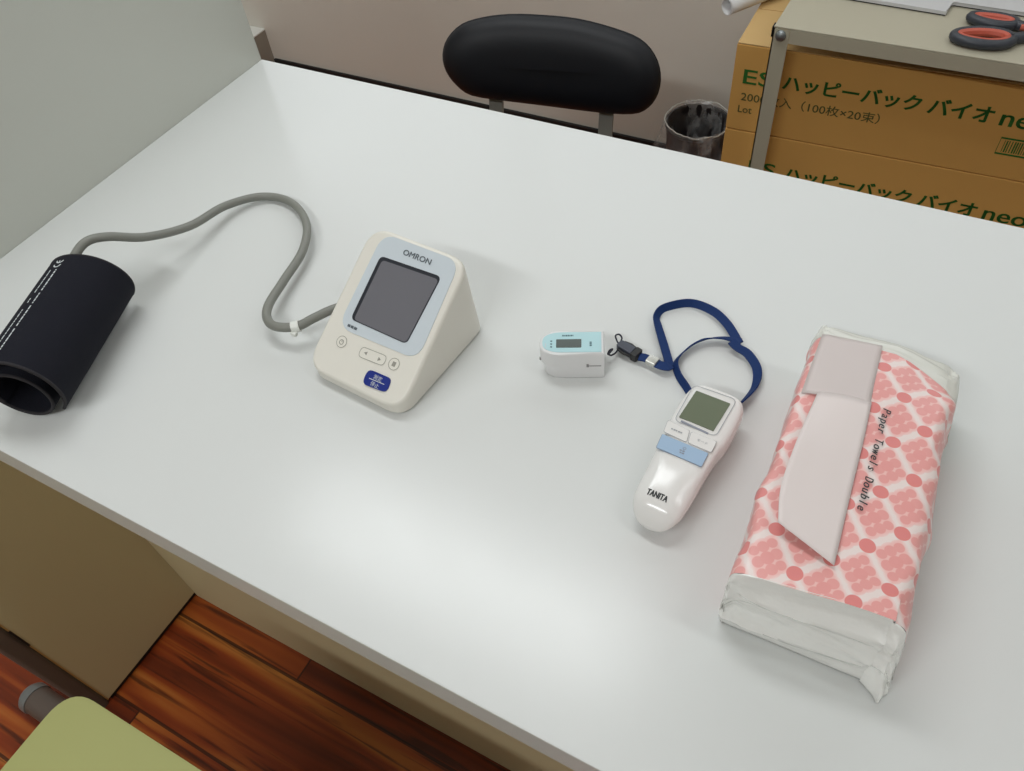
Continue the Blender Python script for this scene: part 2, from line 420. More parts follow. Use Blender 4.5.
# ------------------------------------------------------------------ partition screen on the left
ps = empty('partition_screen', 'tall plain white partition standing against the left end of the desk', 'partition', (0, 0, 0))
b = BM(); box(b, (-0.042, -0.104, 0.685), (0, 0.628, 1.15), 0.0008); link('panel', b, screen_white, ps)
b = BM(); box(b, (-0.042, -0.104, 0.012), (0, 0.628, 0.685), 0.0008); link('lower_panel', b, cream_panel, ps, label='cream lower panel beside the knee space')
b = BM(); box(b, (-0.036, -0.100, 0.0), (-0.004, 0.624, 0.0125)); link('bottom_rail', b, dark_rubber, ps, label='black strip at the foot of the partition')
b = BM(); prism(b, rrect(-0.044, -0.130, -0.003, -0.1045, 0.006), 0.0, 1.155, 0.003); link('end_post', b, screen_frame, ps, label='dark brown end post')
b = BM(); box(b, (-0.001, -0.1052, 0.012), (0.0006, -0.1034, 0.236)); box(b, (-0.001, -0.1052, 0.286), (0.0006, -0.1034, 0.685)); link('edge_band', b, edge_tan, ps, False, label='thin tan edge strip')
b = BM(); box(b, (-0.002, -0.1060, 0.2365), (0.0008, -0.1030, 0.2855), 0.0003); link('slot', b, dark_rubber, ps)
b = BM(); tube(b, [(-0.01, -0.157, 0.024), (-0.095, -0.157, 0.024)], 0.022, 20); link('foot', b, screen_frame, ps)
b = BM(); tube(b, [(-0.095, -0.157, 0.024), (-0.107, -0.157, 0.024), (-0.113, -0.157, 0.024)], lambda t: 0.0235 if t < 0.8 else 0.019, 20)
link('foot_cap', b, grey_cap, ps, label='grey end cap of the foot')

# ------------------------------------------------------------------ black chair behind the desk
ch = empty('office_chair', 'black office chair with an oval backrest on two steel posts behind the desk', 'chair', (0.2749, 0.9654, 0), math.atan2(0.2329, 0.9725))
tilt = R(12)
CO = Vector((0, 0, 0.5625)); CH = Vector((0, math.sin(tilt), math.cos(tilt))); CN = Vector((0, -math.cos(tilt), math.sin(tilt)))
out = [(-0.1804, 0.0122), (-0.1705, 0.0379), (-0.1456, 0.0597), (-0.1097, 0.0703), (-0.0666, 0.0755), (-0.0146, 0.0756), (0.0443, 0.0725), (0.1026, 0.0623), (0.1453, 0.0497), (0.1697, 0.029), (0.1816, 0.0018), (0.1805, -0.0288), (0.1668, -0.0532), (0.1419, -0.0669), (0.085, -0.0707), (0.0057, -0.0677), (-0.0798, -0.0617), (-0.1363, -0.054), (-0.1613, -0.0369), (-0.177, -0.0134)]
out = [(p.x, p.y) for p in cat_rom([(x, y, 0) for x, y in out], 3, True)]
cx, cy = 0.0, 0.003
def back_ring(s, d):
    rg = []
    for x, y in out:
        X = cx+(x-cx)*(1-(1-s)*0.45); Y = cy+(y-cy)*s
        bend = -0.9*(X*X)          # wraps slightly towards the sitter
        P = CO + Vector((1, 0, 0))*X + CH*Y + CN*(d-bend*0.6)
        rg.append(P)
    return rg
b = BM()
loft(b, [back_ring(s, d) for s, d in [(0.05, -0.030), (0.6, -0.030), (0.93, -0.027), (0.985, -0.020)] + [(max(0.04, math.cos(R(k))**0.6), -0.012+0.029*math.sin(R(k))**1.15) for k in range(0, 91, 9)]])
link('backrest', b, chair_black, ch)
pp = back_ring(0.995, -0.012); b = BM(); tube(b, pp, 0.0016, 6, closed=True); link('piping', b, chair_black, ch)
for x in (-0.1020, 0.0935):
    b = BM()
    path = cat_rom([CO+Vector((x, 0, 0))+CH*(-0.02)+CN*(-0.034), CO+Vector((x, 0, 0))+CH*(-0.10)+CN*(-0.03), Vector((x, -0.02, 0.40)), Vector((x, -0.10, 0.355)), Vector((x, -0.30, 0.352))], 6)
    ribbon(b, path, [(1, 0, 0)]*len(path), 0.024, 0.009); link('back_post', b, chair_steel, ch, False)
b = BM(); prism(b, rrect(-0.20, -0.42, 0.20, -0.06, 0.07), 0.362, 0.42, 0.02, 3); link('seat', b, chair_black, ch)
b = BM(); lathe(b, [(0.024, 0.08), (0.024, 0.36)], 20, Matrix.Translation((0, -0.24, 0)), True, True); link('column', b, chair_steel, ch)
for k in range(5):
    a = R(72*k+18); d = Vector((math.cos(a), math.sin(a), 0)); c = Vector((0, -0.24, 0))
    b = BM(); tube(b, [c+Vector((0, 0, 0.09)), c+d*0.10+Vector((0, 0, 0.085)), c+d*0.22+Vector((0, 0, 0.062))], lambda t: 0.02-0.007*t, 10); link('leg', b, plastic_black, ch)
    b = BM(); q = c+d*0.22; s = d.cross(Vector((0, 0, 1))); tube(b, [q-s*0.012+Vector((0, 0, 0.024)), q+s*0.012+Vector((0, 0, 0.024))], 0.024, 16); link('caster', b, plastic_black, ch)

# ------------------------------------------------------------------ waste bin with a clear bag
wb = empty('waste_bin', 'small dark waste bin lined with a clear plastic bag by the cartons', 'bin', (0.410, 1.392, 0)); wb.scale = (0.93, 0.93, 1)
b = BM(); lathe(b, [(0.0, 0.0), (0.055, 0.0), (0.058, 0.004), (0.073, 0.232), (0.077, 0.236), (0.077, 0.240), (0.072, 0.240), (0.070, 0.232), (0.056, 0.008), (0.0, 0.008)], 40); link('bucket', b, bin_dark, wb)
b = BM(); seg = 72; rings = []
for r_, z, amp in ((0.05, 0.03, 0.004), (0.062, 0.12, 0.005), (0.067, 0.20, 0.003), (0.0705, 0.243, 0.002), (0.077, 0.248, 0.003), (0.083, 0.238, 0.005), (0.086, 0.205, 0.007), (0.090, 0.175, 0.010)):
    rg = []
    for k in range(seg):
        a = 2*math.pi*k/seg
        j = amp*noise.noise(Vector((math.cos(a)*5, math.sin(a)*5, z*14)))*2
        j2 = amp*0.8*math.sin(a*17+z*30)
        rg.append(((r_+j+j2*0.4)*math.cos(a), (r_+j+j2*0.4)*math.sin(a), z+j2*0.6))
    rings.append(rg)
loft(b, rings, True, False); link('bag_liner', b, clear_film, wb, label='clear plastic bag folded over the rim')

rim_ = []
for k in range(72):
    a = 2*math.pi*k/72; q_ = Vector((math.cos(a), math.sin(a), 0)); r_ = 0.0775+0.0035*noise.noise(q_*3.1); rim_.append(q_*r_+Vector((0, 0, 0.2462+0.006*noise.noise(q_*2.3+Vector((4, 1, 0)))+0.003*noise.noise(q_*7))))
b = BM(); tube(b, rim_, 0.0013, 6, closed=True); link('bag_rim', b, pack_film, wb, label='whitish crumpled edge of the bag')

# ------------------------------------------------------------------ rack, cartons, things on the rack
rk = empty('metal_rack', 'low cream metal rack holding two cartons, beyond the desk', 'rack', (0.5955, 1.1, 0))
RW, RD, RT = 0.78, 0.385, 0.6185
b = BM(); box(b, (0.0, 0.0005, RT-0.003), (RW, RD, RT), 0.001)
box(b, (0.0255, 0, RT-0.024), (RW-0.0255, 0.002, RT-0.003)); box(b, (0.0255, RD-0.002, RT-0.024), (RW-0.0255, RD, RT-0.003))
link('top_shelf', b, rack_cream, rk, False)
b = BM(); box(b, (0.026, 0.003, 0.236), (RW-0.026, RD-0.003, 0.2425)); link('lower_shelf', b, rack_cream, rk, False)
for px_, sx in ((0, 1), (RW, -1)):
    for py_, sy in ((0, 1), (RD, -1)):
        b = BM()
        box(b, tuple(map(min, (px_, py_, 0), (px_+sx*0.025, py_+sy*0.002, 0))), (max(px_, px_+sx*0.025), max(py_, py_+sy*0.002), RT-0.0035))
        box(b, (min(px_, px_+sx*0.002), min(py_, py_+sy*0.025), 0), (max(px_, px_+sx*0.002), max(py_, py_+sy*0.025), RT-0.0035))
        link('post', b, rack_cream, rk, False)
for px_ in (0.0125, RW-0.0125):
    b = BM(); lathe(b, [(0.0, 0.0055), (0.004, 0.0055), (0.0075, 0.0035), (0.0085, 0.0)], 20, Matrix.Translation((px_, -0.0003, RT-0.013)) @ Matrix.Rotation(R(90), 4, 'X'))
    box(b, (px_-0.003, -0.0062, RT-0.0137), (px_+0.003, -0.0052, RT-0.0123)); link('bolt', b, bolt_steel, rk, label='round grey bolt')
b = BM(); box(b, (-0.0035, 0.004, RT-0.020), (-0.0003, 0.018, RT-0.003), 0.001); link('corner_clip', b, plastic_black, rk, label='small black clip on the rack corner')

BXW, BXD = 0.56, 0.245
def carton_box(name, label, x, z, h, dx, top):
    o = empty(name, label, 'box', (x, 1.14, z), R(2.0), 'cartons of paper towels on the rack')
    b = BM(); box(b, (0, 0, 0), (BXW, BXD, h), 0.0025, 2); link('carton', b, carton, o)
    if top:
        b = BM(); box(b, (0.001, 0.001, h), (BXW-0.001, BXD/2-0.001, h+0.0025), 0.001); box(b, (0.001, BXD/2+0.001, h), (BXW-0.001, BXD-0.001, h+0.0025), 0.001); link('flap', b, carton_top, o)
    F = lambda u, v: Vector((u, -0.0006, v))
    def T(bm, s, x0, x1, z0, z1, **k):
        text(bm, s, lambda u, v: F(x0+dx+u, z0+v), width=x1-x0, height=z1-z0, **k)
    b = BM(); d = h-0.1565 - (0 if top else 0.014)
    T(b, 'ES', 0.0185, 0.067, 0.090+d, 0.116+d, bold=0.008)
    for k_ in (0, 0.0005): T(b, 'ハッピーバック', 0.084+k_, 0.298+k_, 0.0895+d, 0.1175+d, bold=0.02)
    for k_ in (0, 0.0005): T(b, 'バイオ', 0.309+k_, 0.401+k_, 0.0905+d, 0.1185+d, bold=0.02)
    for k_ in (0, 0.001): T(b, 'neo', 0.412+k_, 0.477+k_, 0.090+d, 0.109+d, bold=0.004)
    # green frame of the bar code
    ring_outline(b, [(0.424+dx, 0.044+d), (0.53+dx, 0.044+d), (0.53+dx, 0.071+d), (0.424+dx, 0.071+d)], F, 0.003)
    link('lettering', b, print_green, o, False, label='green printed product name')
    b = BM()
    T(b, '2000枚入（100枚×20束）', 0.0195, 0.246, 0.0575+d, 0.0765+d, bold=0.006)
    link('quantity_print', b, print_olive, o, False); b = BM()
    T(b, 'Lot', 0.0175, 0.0415, 0.0365+d, 0.0495+d, bold=0.008)
    link('lot_print', b, print_olive, o, False); b = BM()
    rr_ = random.Random(3); u = 0.431
    while u < 0.523:
        wd = rr_.choice((0.0009, 0.0014, 0.002)); strokes(b, [(u+dx, 0.0475+d, u+dx, 0.0675+d)], F, wd); u += wd+rr_.choice((0.0012, 0.0018, 0.0026))
    link('bar_code', b, print_green, o, False)
    return o
carton_box('cardboard_box', 'brown carton with green Japanese lettering, upper one, directly under the rack top', 0.533, 0.4045, 0.1555, 0.0, True)
carton_box('cardboard_box', 'brown carton with green Japanese lettering, lower one, half hidden behind the desk edge', 0.533, 0.243, 0.1605, 0.034, False)

tr = empty('plastic_tray', 'pale grey flat plastic tray with a notched edge on the rack', 'tray', (0, 0, RT))
poly = [(0.640, 1.4750), (0.640, 1.2160), (0.8215, 1.2058), (0.8240, 1.2375), (0.828, 1.2405), (1.20, 1.2240), (1.20, 1.4750)]
b = BM(); prism(b, poly, 0.0022, 0.0075, 0.0010, 2); link('tray_top', b, tray_grey, tr)
b = BM(); prism(b, [(0.643, 1.470), (0.643, 1.2170), (0.8205, 1.2068), (0.823, 1.2420), (1.197, 1.2255), (1.197, 1.470)], 0.0002, 0.0022); link('tray_gap_shade', b, plastic_black, tr)  # black layer stands in for the shaded gap under the tray edge

# scissors lying by the notch
sc = empty('scissors', 'grey and orange handled scissors lying on the rack next to the tray', 'scissors', (0.004, -0.010, RT+0.0005))
def loop_handle(c, ax, ay, ang, z, rin):
    c_, s_ = math.cos(ang), math.sin(ang); P = []
    for k in range(28):
        a = 2*math.pi*k/28; x = ax*math.cos(a); y = ay*math.sin(a)*(1.0+0.15*math.cos(a))
        P.append(Vector((c[0]+c_*x-s_*y, c[1]+s_*x+c_*y, z)))
    return P
for c, ax, ay, ang in (((0.8755, 1.1515), 0.0375, 0.0195, R(10)), ((0.8815, 1.2070), 0.030, 0.0125, R(-3))):
    b = BM(); P = loop_handle(c, ax, ay, ang, 0.0075, 0); tube(b, P, 0.0072, 10, closed=True); link('handle', b, sc_grey, sc)
    b = BM(); P = loop_handle(c, ax-0.0052, ay-0.0052, ang, 0.0085, 0); tube(b, P, 0.0060, 8, closed=True); link('grip', b, sc_red, sc, label='orange soft grip inside the loop')
b = BM(); tube(b, cat_rom([(0.9105, 1.1590, 0.0075), (0.930, 1.1720, 0.0075), (0.957, 1.1830, 0.007)], 6), 0.0080, 10); link('handle_arm', b, sc_grey, sc)
b = BM(); tube(b, cat_rom([(0.9100, 1.2045, 0.0075), (0.930, 1.196, 0.0075), (0.957, 1.188, 0.007)], 6), 0.0075, 10); link('handle_arm', b, sc_grey, sc)
b = BM(); tube(b, [(0.918, 1.189, 0.0118), (0.945, 1.1885, 0.0118)], 0.0042, 8); link('grip_inset', b, sc_red, sc)
b = BM(); prism(b, [(0.950, 1.178), (1.06, 1.186), (1.085, 1.192), (1.05, 1.1925), (0.950, 1.1915)], 0.004, 0.006); link('blade', b, sc_blade, sc)
b = BM(); prism(b, [(0.950, 1.1800), (1.05, 1.1800), (1.084, 1.185), (1.05, 1.190), (0.950, 1.193)], 0.0063, 0.0083); link('blade', b, sc_blade, sc)

# white rolled paper lying on the upper carton
rp = empty('paper_roll', 'white rolled paper sheet sticking out over the upper carton, close to the wall', 'paper roll', (0.4880, 1.216, 0.5640))
b = BM()
dv = Vector((0.52, 0.85, 0)).normalized(); sd = Vector((-dv.y, dv.x, 0)); prof = []
for i in range(46):
    a = 2*math.pi*1.35*i/45; r_ = 0.0150-0.003*i/45
    prof.append((r_*math.cos(a+2.0), r_*math.sin(a+2.0)))
rings = []
for t in (0.0, 0.03, 0.08, 0.135):
    rings.append([dv*t+sd*(x*(1+t*0.2))+Vector((0, 0, 0.0157+y*(1+t*0.0))) for x, y in prof])
loft(b, rings, False, False); o = link('rolled_sheet', b, paper_white, rp)
md = o.modifiers.new('thickness', 'SOLIDIFY'); md.thickness = 0.0012

# ------------------------------------------------------------------ visitor chair (front left corner)
vc = empty('visitor_chair', 'chair with a pale yellow-green padded seat at the near left corner', 'chair', (0.258, -0.113, 0))
b = BM(); prism(b, quad_round([(0, -0.42), (0.42, -0.42), (0.42, 0.0), (0.0, -0.004)], 0.034, 8), 0.405, 0.45, 0.016, 4, bev_bottom=True); link('seat', b, seat_green, vc)
for x, y in ((0.05, -0.06), (0.37, -0.06), (0.05, -0.37), (0.37, -0.37)):
    b = BM(); tube(b, [(x, y, 0.406), (x+(x-0.21)*0.08, y+(y+0.21)*0.08, 0.0)], 0.0125, 12); link('leg', b, screen_frame, vc)
b = BM(); tube(b, cat_rom([(0.05, -0.37, 0.405), (0.05, -0.43, 0.43), (0.05, -0.45, 0.62), (0.09, -0.46, 0.74), (0.33, -0.46, 0.74), (0.37, -0.45, 0.62), (0.37, -0.43, 0.43), (0.37, -0.37, 0.405)], 6), 0.0115, 10); link('back_frame', b, screen_frame, vc)
b = BM(); box(b, (0.062, -0.475, 0.56), (0.358, -0.449, 0.73), 0.011, 3); link('backrest', b, seat_green, vc)

# ------------------------------------------------------------------ arm cuff with its air tube
CY, CR, CLEN = 1.9415, 0.0374, 0.146
cd_ = Vector((math.cos(CY), math.sin(CY), 0)); ce = Vector((-cd_.y, cd_.x, 0))   # axis, left side
cu = empty('arm_cuff', 'black rolled fabric arm cuff with a grey air tube at the left of the desk', 'blood pressure cuff', (0.177, 0.1801, H))
def sm(x): x = max(0.0, min(1.0, x)); return x*x*(3-2*x)
def spir(t):
    """t 0..1 along the rolled cuff: angle from +left through up; the outer end sits low on the right"""
    a = R(222) - t*R(610); k = sm((t-0.34)/0.20)
    r_ = CR-0.0012-0.0092*k-0.003*max(0, t-0.6)
    return Vector((0.0052*k+r_*math.cos(a), -0.0072*k+r_*math.sin(a)))
def cuff_pt(t, l, off=0.0):
    p = spir(t); d = (spir(min(1, t+0.004))-spir(max(0, t-0.004))).normalized(); nn = Vector((-d.y, d.x))
    p = p+nn*off
    return cd_*l + ce*p.x + Vector((0, 0, CR+p.y))
NS = 110; TH = 0.0011
def cuff_far(t):
    a = R(222)-t*R(610)
    return -0.0050*(1+math.cos(a-R(50)))*1.3
b = BM(); rings = []
for i in range(NS+1):
    t = i/NS
    f0 = cuff_far(t)
    rings.append([cuff_pt(t, f0, TH), cuff_pt(t, -CLEN/2, TH), cuff_pt(t, -CLEN, TH), cuff_pt(t, -CLEN, -TH), cuff_pt(t, -CLEN/2, -TH), cuff_pt(t, f0, -TH)])
loft(b, rings); wrap = link('wrap', b, cuff_fabric, cu)
for l in (None, -CLEN+0.0008):
    b = BM(); tube(b, [cuff_pt(i/NS, cuff_far(i/NS)-0.0008 if l is None else l) for i in range(NS+1)], 0.0015, 8); link('edge_binding', b, cuff_tape, wrap)
# printed band of tiny white text and the CE mark near the outer end
ang0 = 205
def on_cuff(l, deg):
    a = R(deg); return cd_*l + ce*(CR+0.0006)*math.cos(a) + Vector((0, 0, CR+(CR+0.0006)*math.sin(a)))
b = BM(); rr_ = random.Random(5)
for deg, l0, l1 in ((74, -0.033, -0.060), (84, -0.033, -0.060), (84, -0.064, -0.076), (74, -0.070, -0.074), (84, -0.080, -0.104), (74, -0.084, -0.138), (84, -0.108, -0.138)):
    l = l0
    while l > l1:
        s = rr_.uniform(0.0015, 0.005)
        hh = 2.0
        b.faces.new([b.verts.new(on_cuff(*p)) for p in ((l, deg-hh*0.5), (l, deg+hh*0.5), (l-s, deg+hh*0.5), (l-s, deg-hh*0.5))]); l -= s+0.0008
for l_c, bar in ((-0.0262, False), (-0.0205, True)):
    n = 10
    for i in range(n):
        A = [R(90+180*j/n) for j in (i, i+1)]
        b.faces.new([b.verts.new(on_cuff(l_c+rr*math.cos(a), 80+math.degrees(rr*math.sin(a)/CR))) for rr, a in ((0.0040, A[0]), (0.0028, A[0]), (0.0028, A[1]), (0.0040, A[1]))])
    if bar: b.faces.new([b.verts.new(on_cuff(l_c+dl, d)) for dl, d in ((-0.0035, 79.2), (-0.0035, 80.8), (-0.0004, 80.8), (-0.0004, 79.2))])
link('print', b, print_white, wrap, False, label='small white print with a CE mark')
path = [(0.1800, 0.1500, 0.757), (0.1760, 0.1700, 0.766), (0.1755, 0.1900, 0.771), (0.1830, 0.2080, 0.766), (0.1950, 0.2370, 0.747), (0.1991, 0.2840, 0.7265), (0.1977, 0.3352, 0.715), (0.2155, 0.3725, 0.7065), (0.2536, 0.3770, 0.7065), (0.2958, 0.3524, 0.7095), (0.3243, 0.3118, 0.713), (0.3356, 0.268, 0.714), (0.3453, 0.233, 0.716), (0.3577, 0.2154, 0.718), (0.3743, 0.2085, 0.720), (0.394, 0.2158, 0.721), (0.4050, 0.2300, 0.7235), (0.4150, 0.2440, 0.725), (0.4285, 0.2580, 0.726)]
off = Vector((0.177, 0.1801, H))
b = BM(); tp = cat_rom([Vector(p)-off for p in path], 8); tube(b, tp, 0.0044, 14); at_ = link('air_tube', b, tube_grey, cu, label='grey rubber air tube')
k = min(range(len(tp)), key=lambda i: (tp[i]+off-Vector((0.394, 0.2158, 0.721))).length)
d = (tp[k+1]-tp[k-1]).normalized()
b = BM(); tube(b, [tp[k]-d*0.0042, tp[k]+d*0.0032], 0.0056, 16); box(b, (tp[k].x-0.002, tp[k].y-0.0085, tp[k].z-0.0055), (tp[k].x+0.004, tp[k].y-0.004, tp[k].z-0.001), 0.001)
link('tube_clip', b, clip_white, at_, label='white clip on the tube')

# ------------------------------------------------------------------ blood pressure monitor
MX0, MX1, MW, MD, MHF, MHB, MDT = -0.0072, 0.1015, 0.0995, 0.1300, 0.0135, 0.0856, 0.1222
mo = empty('blood_pressure_monitor', 'white wedge-shaped blood pressure monitor with a grey screen and a blue button', 'blood pressure monitor', (0.4326, 0.1833, H), -0.0808)
sl = math.atan2(MHB-MHF, MDT); SL = math.hypot(MDT, MHB-MHF)
MS = Vector((0, math.cos(sl), math.sin(sl))); MN = Vector((0, -math.sin(sl), math.cos(sl)))
def face(u, s, o=0.0): return Vector((u, 0, MHF)) + MS*s + MN*o
# plan outlines of the tilted face (rounded) and of the base, lofted
fo = quad_round([(MX0, 0), (MX1+0.001, 0), (MX1-0.001, SL), (MX0, SL)], 0.0220, 9)
bo = quad_round([(MX0+0.0015, 0.003), (MX1-0.0005, 0.003), (MX1+0.0005, MD), (MX0+0.0005, MD)], 0.018, 9)
def inset(pts, d):
    c = Vector((MW/2, SL/2)); o = []
    n = len(pts)
    for i in range(n):
        t = (Vector(pts[(i+1) % n])-Vector(pts[i-1])).normalized(); o.append(tuple(Vector(pts[i])+Vector((-t.y, t.x))*d))
    return o
rings = []
base_lo = [Vector((x, y, 0.0)) for x, y in inset(bo, 0.003)]
base_hi = [Vector((x, y, 0.003)) for x, y in bo]
rim = [face(u, s, -0.006) for u, s in fo]
mid = [a.lerp(c, 0.5) for a, c in zip(base_hi, rim)]
rings = [base_lo, base_hi, mid, rim, [face(u, s, -0.003) for u, s in inset(fo, 0.0003)], [face(u, s, -0.0009) for u, s in inset(fo, 0.0016)], [face(u, s, 0.0) for u, s in inset(fo, 0.0038)]]
b = BM(); loft(b, rings); body = link('body', b, mon_white, mo)
M4 = Matrix(((1, 0, 0, 0), (0, MS.y, MN.y, 0), (0, MS.z, MN.z, MHF), (0, 0, 0, 1)))
b = BM(); bez = quad_round([(0.0075, 0.0445), (0.0960, 0.0470), (0.0925, SL-0.0035), (0.0085, SL-0.0040)], 0.0150, 8)
prism(b, bez, -0.0004, 0.0006, 0.0003, 1, M4); bz = link('display_bezel', b, mon_bezel, mo, label='pale blue-grey panel around the screen')
b = BM(); prism(b, quad_round([(0.0165, 0.0555), (0.0795, 0.0555), (0.0825, 0.1205), (0.0165, 0.1178)], 0.0052, 6), 0.0002, 0.0010, 0, 1, M4); link('screen_recess_shade', b, mon_shade, mo)  # dark border painted in for the shade of the screen recess, left and top
b = BM(); prism(b, quad_round([(0.0203, 0.0562), (0.0788, 0.0562), (0.0815, 0.1172), (0.0203, 0.1148)], 0.0040, 6), 0.0006, 0.0014, 0, 1, M4); link('screen', b, mon_screen, mo, label='blank grey LCD screen')
b = BM(); prism(b, quad_round([(0.0560, 0.0085), (0.0820, 0.0105), (0.0812, 0.0235), (0.0556, 0.0225)], 0.0050, 6), -0.0003, 0.0011, 0.0004, 2, M4); sb = link('start_button', b, mon_blue, mo, label='dark blue start button')
b = BM(); FB = lambda u, s: face(u, s, 0.0013)
text(b, '測定', lambda u, v: FB(0.0640+u, 0.0167+v), width=0.0090, height=0.0043)
text(b, '停止', lambda u, v: FB(0.0640+u, 0.0103+v), width=0.0090, height=0.0043)
strokes(b, [(0.0605, 0.0155, 0.0770, 0.0163)], FB, 0.0006); link('button_lettering', b, print_white, sb, False)
# three small buttons outlined on the face
FL = lambda u, s: face(u, s, 0.0004)
def disc(cx, cy, r_, n=24): return [(cx+r_*math.cos(2*math.pi*k/n), cy+r_*math.sin(2*math.pi*k/n)) for k in range(n)]
for outl, sym in ((disc(0.0180, 0.0340, 0.0052), 'clock'), (quad_round([(0.0398, 0.0285), (0.0675, 0.0300), (0.0672, 0.0392), (0.0396, 0.0378)], 0.0042, 6), 'arrows'), (disc(0.0765, 0.0355, 0.0052), 'memory')):
    b = BM(); prism(b, outl, -0.0002, 0.0003, 0, 1, M4); bt = link('button', b, mon_white, mo)
    b = BM(); ring_outline(b, outl, FL, 0.0005)
    c = Vector((sum(p[0] for p in outl)/len(outl), sum(p[1] for p in outl)/len(outl)))
    if sym == 'clock':
        ring_outline(b, disc(c.x, c.y-0.0003, 0.0021, 16), FL, 0.0007); strokes(b, [(c.x, c.y, c.x, c.y+0.0016), (c.x, c.y, c.x+0.0012, c.y)], FL, 0.0005)
    elif sym == 'arrows':
        for sx in (-1, 1):
            t_ = [(c.x+sx*0.0095, c.y), (c.x+sx*0.0062, c.y+0.0018), (c.x+sx*0.0062, c.y-0.0018)]
            b.faces.new([b.verts.new(FL(*p)) for p in t_])
    else:
        prism(b, [(c.x-0.0017, c.y-0.0021), (c.x+0.0017, c.y-0.0021), (c.x+0.0017, c.y+0.0021), (c.x-0.0017, c.y+0.0021)], 0.0003, 0.0005, 0, 1, M4)
    link('button_symbol', b, mon_line, bt, False)
b = BM(); FZ = lambda u, s, o=0.0009: face(u, s, o)
text(b, 'OMRON', lambda u, v: FZ(0.0366+u, 0.1260+v), width=0.0300, height=0.0050)
text(b, 'OMRON', lambda u, v: FZ(0.0369+u, 0.12605+v, 0.00095), width=0.0300, height=0.0050)
text(b, 'OMRON', lambda u, v: FZ(0.0366+u, 0.1263+v, 0.0010), width=0.0300, height=0.0050)
link('lettering', b, logo_grey, bz, False, label='grey maker name'); b = BM()
strokes(b, [(0.0165, 0.0497, 0.0196, 0.0497), (0.0202, 0.0497, 0.0232, 0.0497), (0.0238, 0.0497, 0.0272, 0.0497)], FZ, 0.0023)
link('model_mark', b, logo_grey, bz, False)
b = BM(); tube(b, [(MX0-0.0015, 0.0630, 0.0255), (0.002, 0.0670, 0.0260)], 0.0062, 16); link('air_socket', b, mon_line, mo)

# ------------------------------------------------------------------ pulse oximeter
ox = empty('pulse_oximeter', 'small white finger pulse oximeter with a pale blue top', 'pulse oximeter', (0.6190, 0.2668, H), 0.43)
OL, OW, OH = 0.0565, 0.0272, 0.0315
def ox_out(dx0, dx1, dy):
    pts = [(OL-dx1, dy), (OL-dx1, OW-dy)]; n = 14; ry = OW/2-dy
    for k in range(n+1):
        a = R(90+180*k/n); pts.append((dx0+0.017+0.017*math.cos(a)*1.0, OW/2+ry*math.copysign(abs(math.sin(a))**0.72, math.sin(a))))
    return pts
b = BM(); prism(b, ox_out(0.004, 0, 0.0006), 0.0, 0.0155, 0.0015, 2, bev_bottom=True); link('lower_shell', b, ox_white, ox)
b = BM(); prism(b, ox_out(0.001, 0, 0.0), 0.0150, OH, 0.0022, 3); us = link('upper_shell', b, ox_white, ox)
b = BM(); pts = [(0.0165*1+0, 0)]; 
fp = []
for x, y in ox_out(0.0036, 0.0026, 0.0022): fp.append((x, y+0.0004))
prism(b, fp, OH-0.0003, OH+0.0005, 0.0002, 1); fpn = link('face_plate', b, ox_blue, ox, label='pale blue face plate')
b = BM(); prism(b, rrect(0.0155, 0.0075, 0.0370, 0.0170, 0.0006, 3), OH+0.0003, OH+0.0008); link('screen', b, ox_screen, ox, label='dark grey blank screen')
b = BM(); OT = lambda u, v: Vector((u, v, OH+0.0007)); rr_ = random.Random(2); u = 0.0205
for wd in (0.0014, 0.0008, 0.0013, 0.0012, 0.0007, 0.0012, 0.0006): strokes(b, [(u, 0.0213, u+wd, 0.0213)], OT, 0.0017); u += wd+0.0004
for k, (yy) in enumerate((0.0080, 0.0113, 0.0146)): b.faces.new([b.verts.new(OT(x, y)) for x, y in ((0.0103, yy), (0.0118, yy-0.0006), (0.0123, yy+0.0008), (0.0108, yy+0.0013))])
for yy in (0.0095, 0.0114, 0.0133): strokes(b, [(0.0440, yy, 0.0458, yy)], OT, 0.0013)
link('face_marking', b, ox_mark, fpn, False)
b = BM(); strokes(b, [(0.0066, 0.0080, 0.0066, 0.0125)], OT, 0.0006); link('power_key', b, print_white, fpn, False)
b = BM(); prism(b, [(0.0415, -0.0004), (0.0415, 0.0006), (0.0538, 0.0006), (0.0538, -0.0004)], 0.0165, 0.0172); prism(b, [(0.0412, -0.0005), (0.0412, 0.0006), (0.0432, 0.0006), (0.0432, -0.0005)], 0.0155, 0.0190); link('hinge_slot', b, gap_grey, ox)
b = BM(); box(b, (0.0006, 0.0075, 0.0158), (0.0040, 0.0100, 0.0185), 0.0006); link('finger_opening', b, gap_grey, ox)

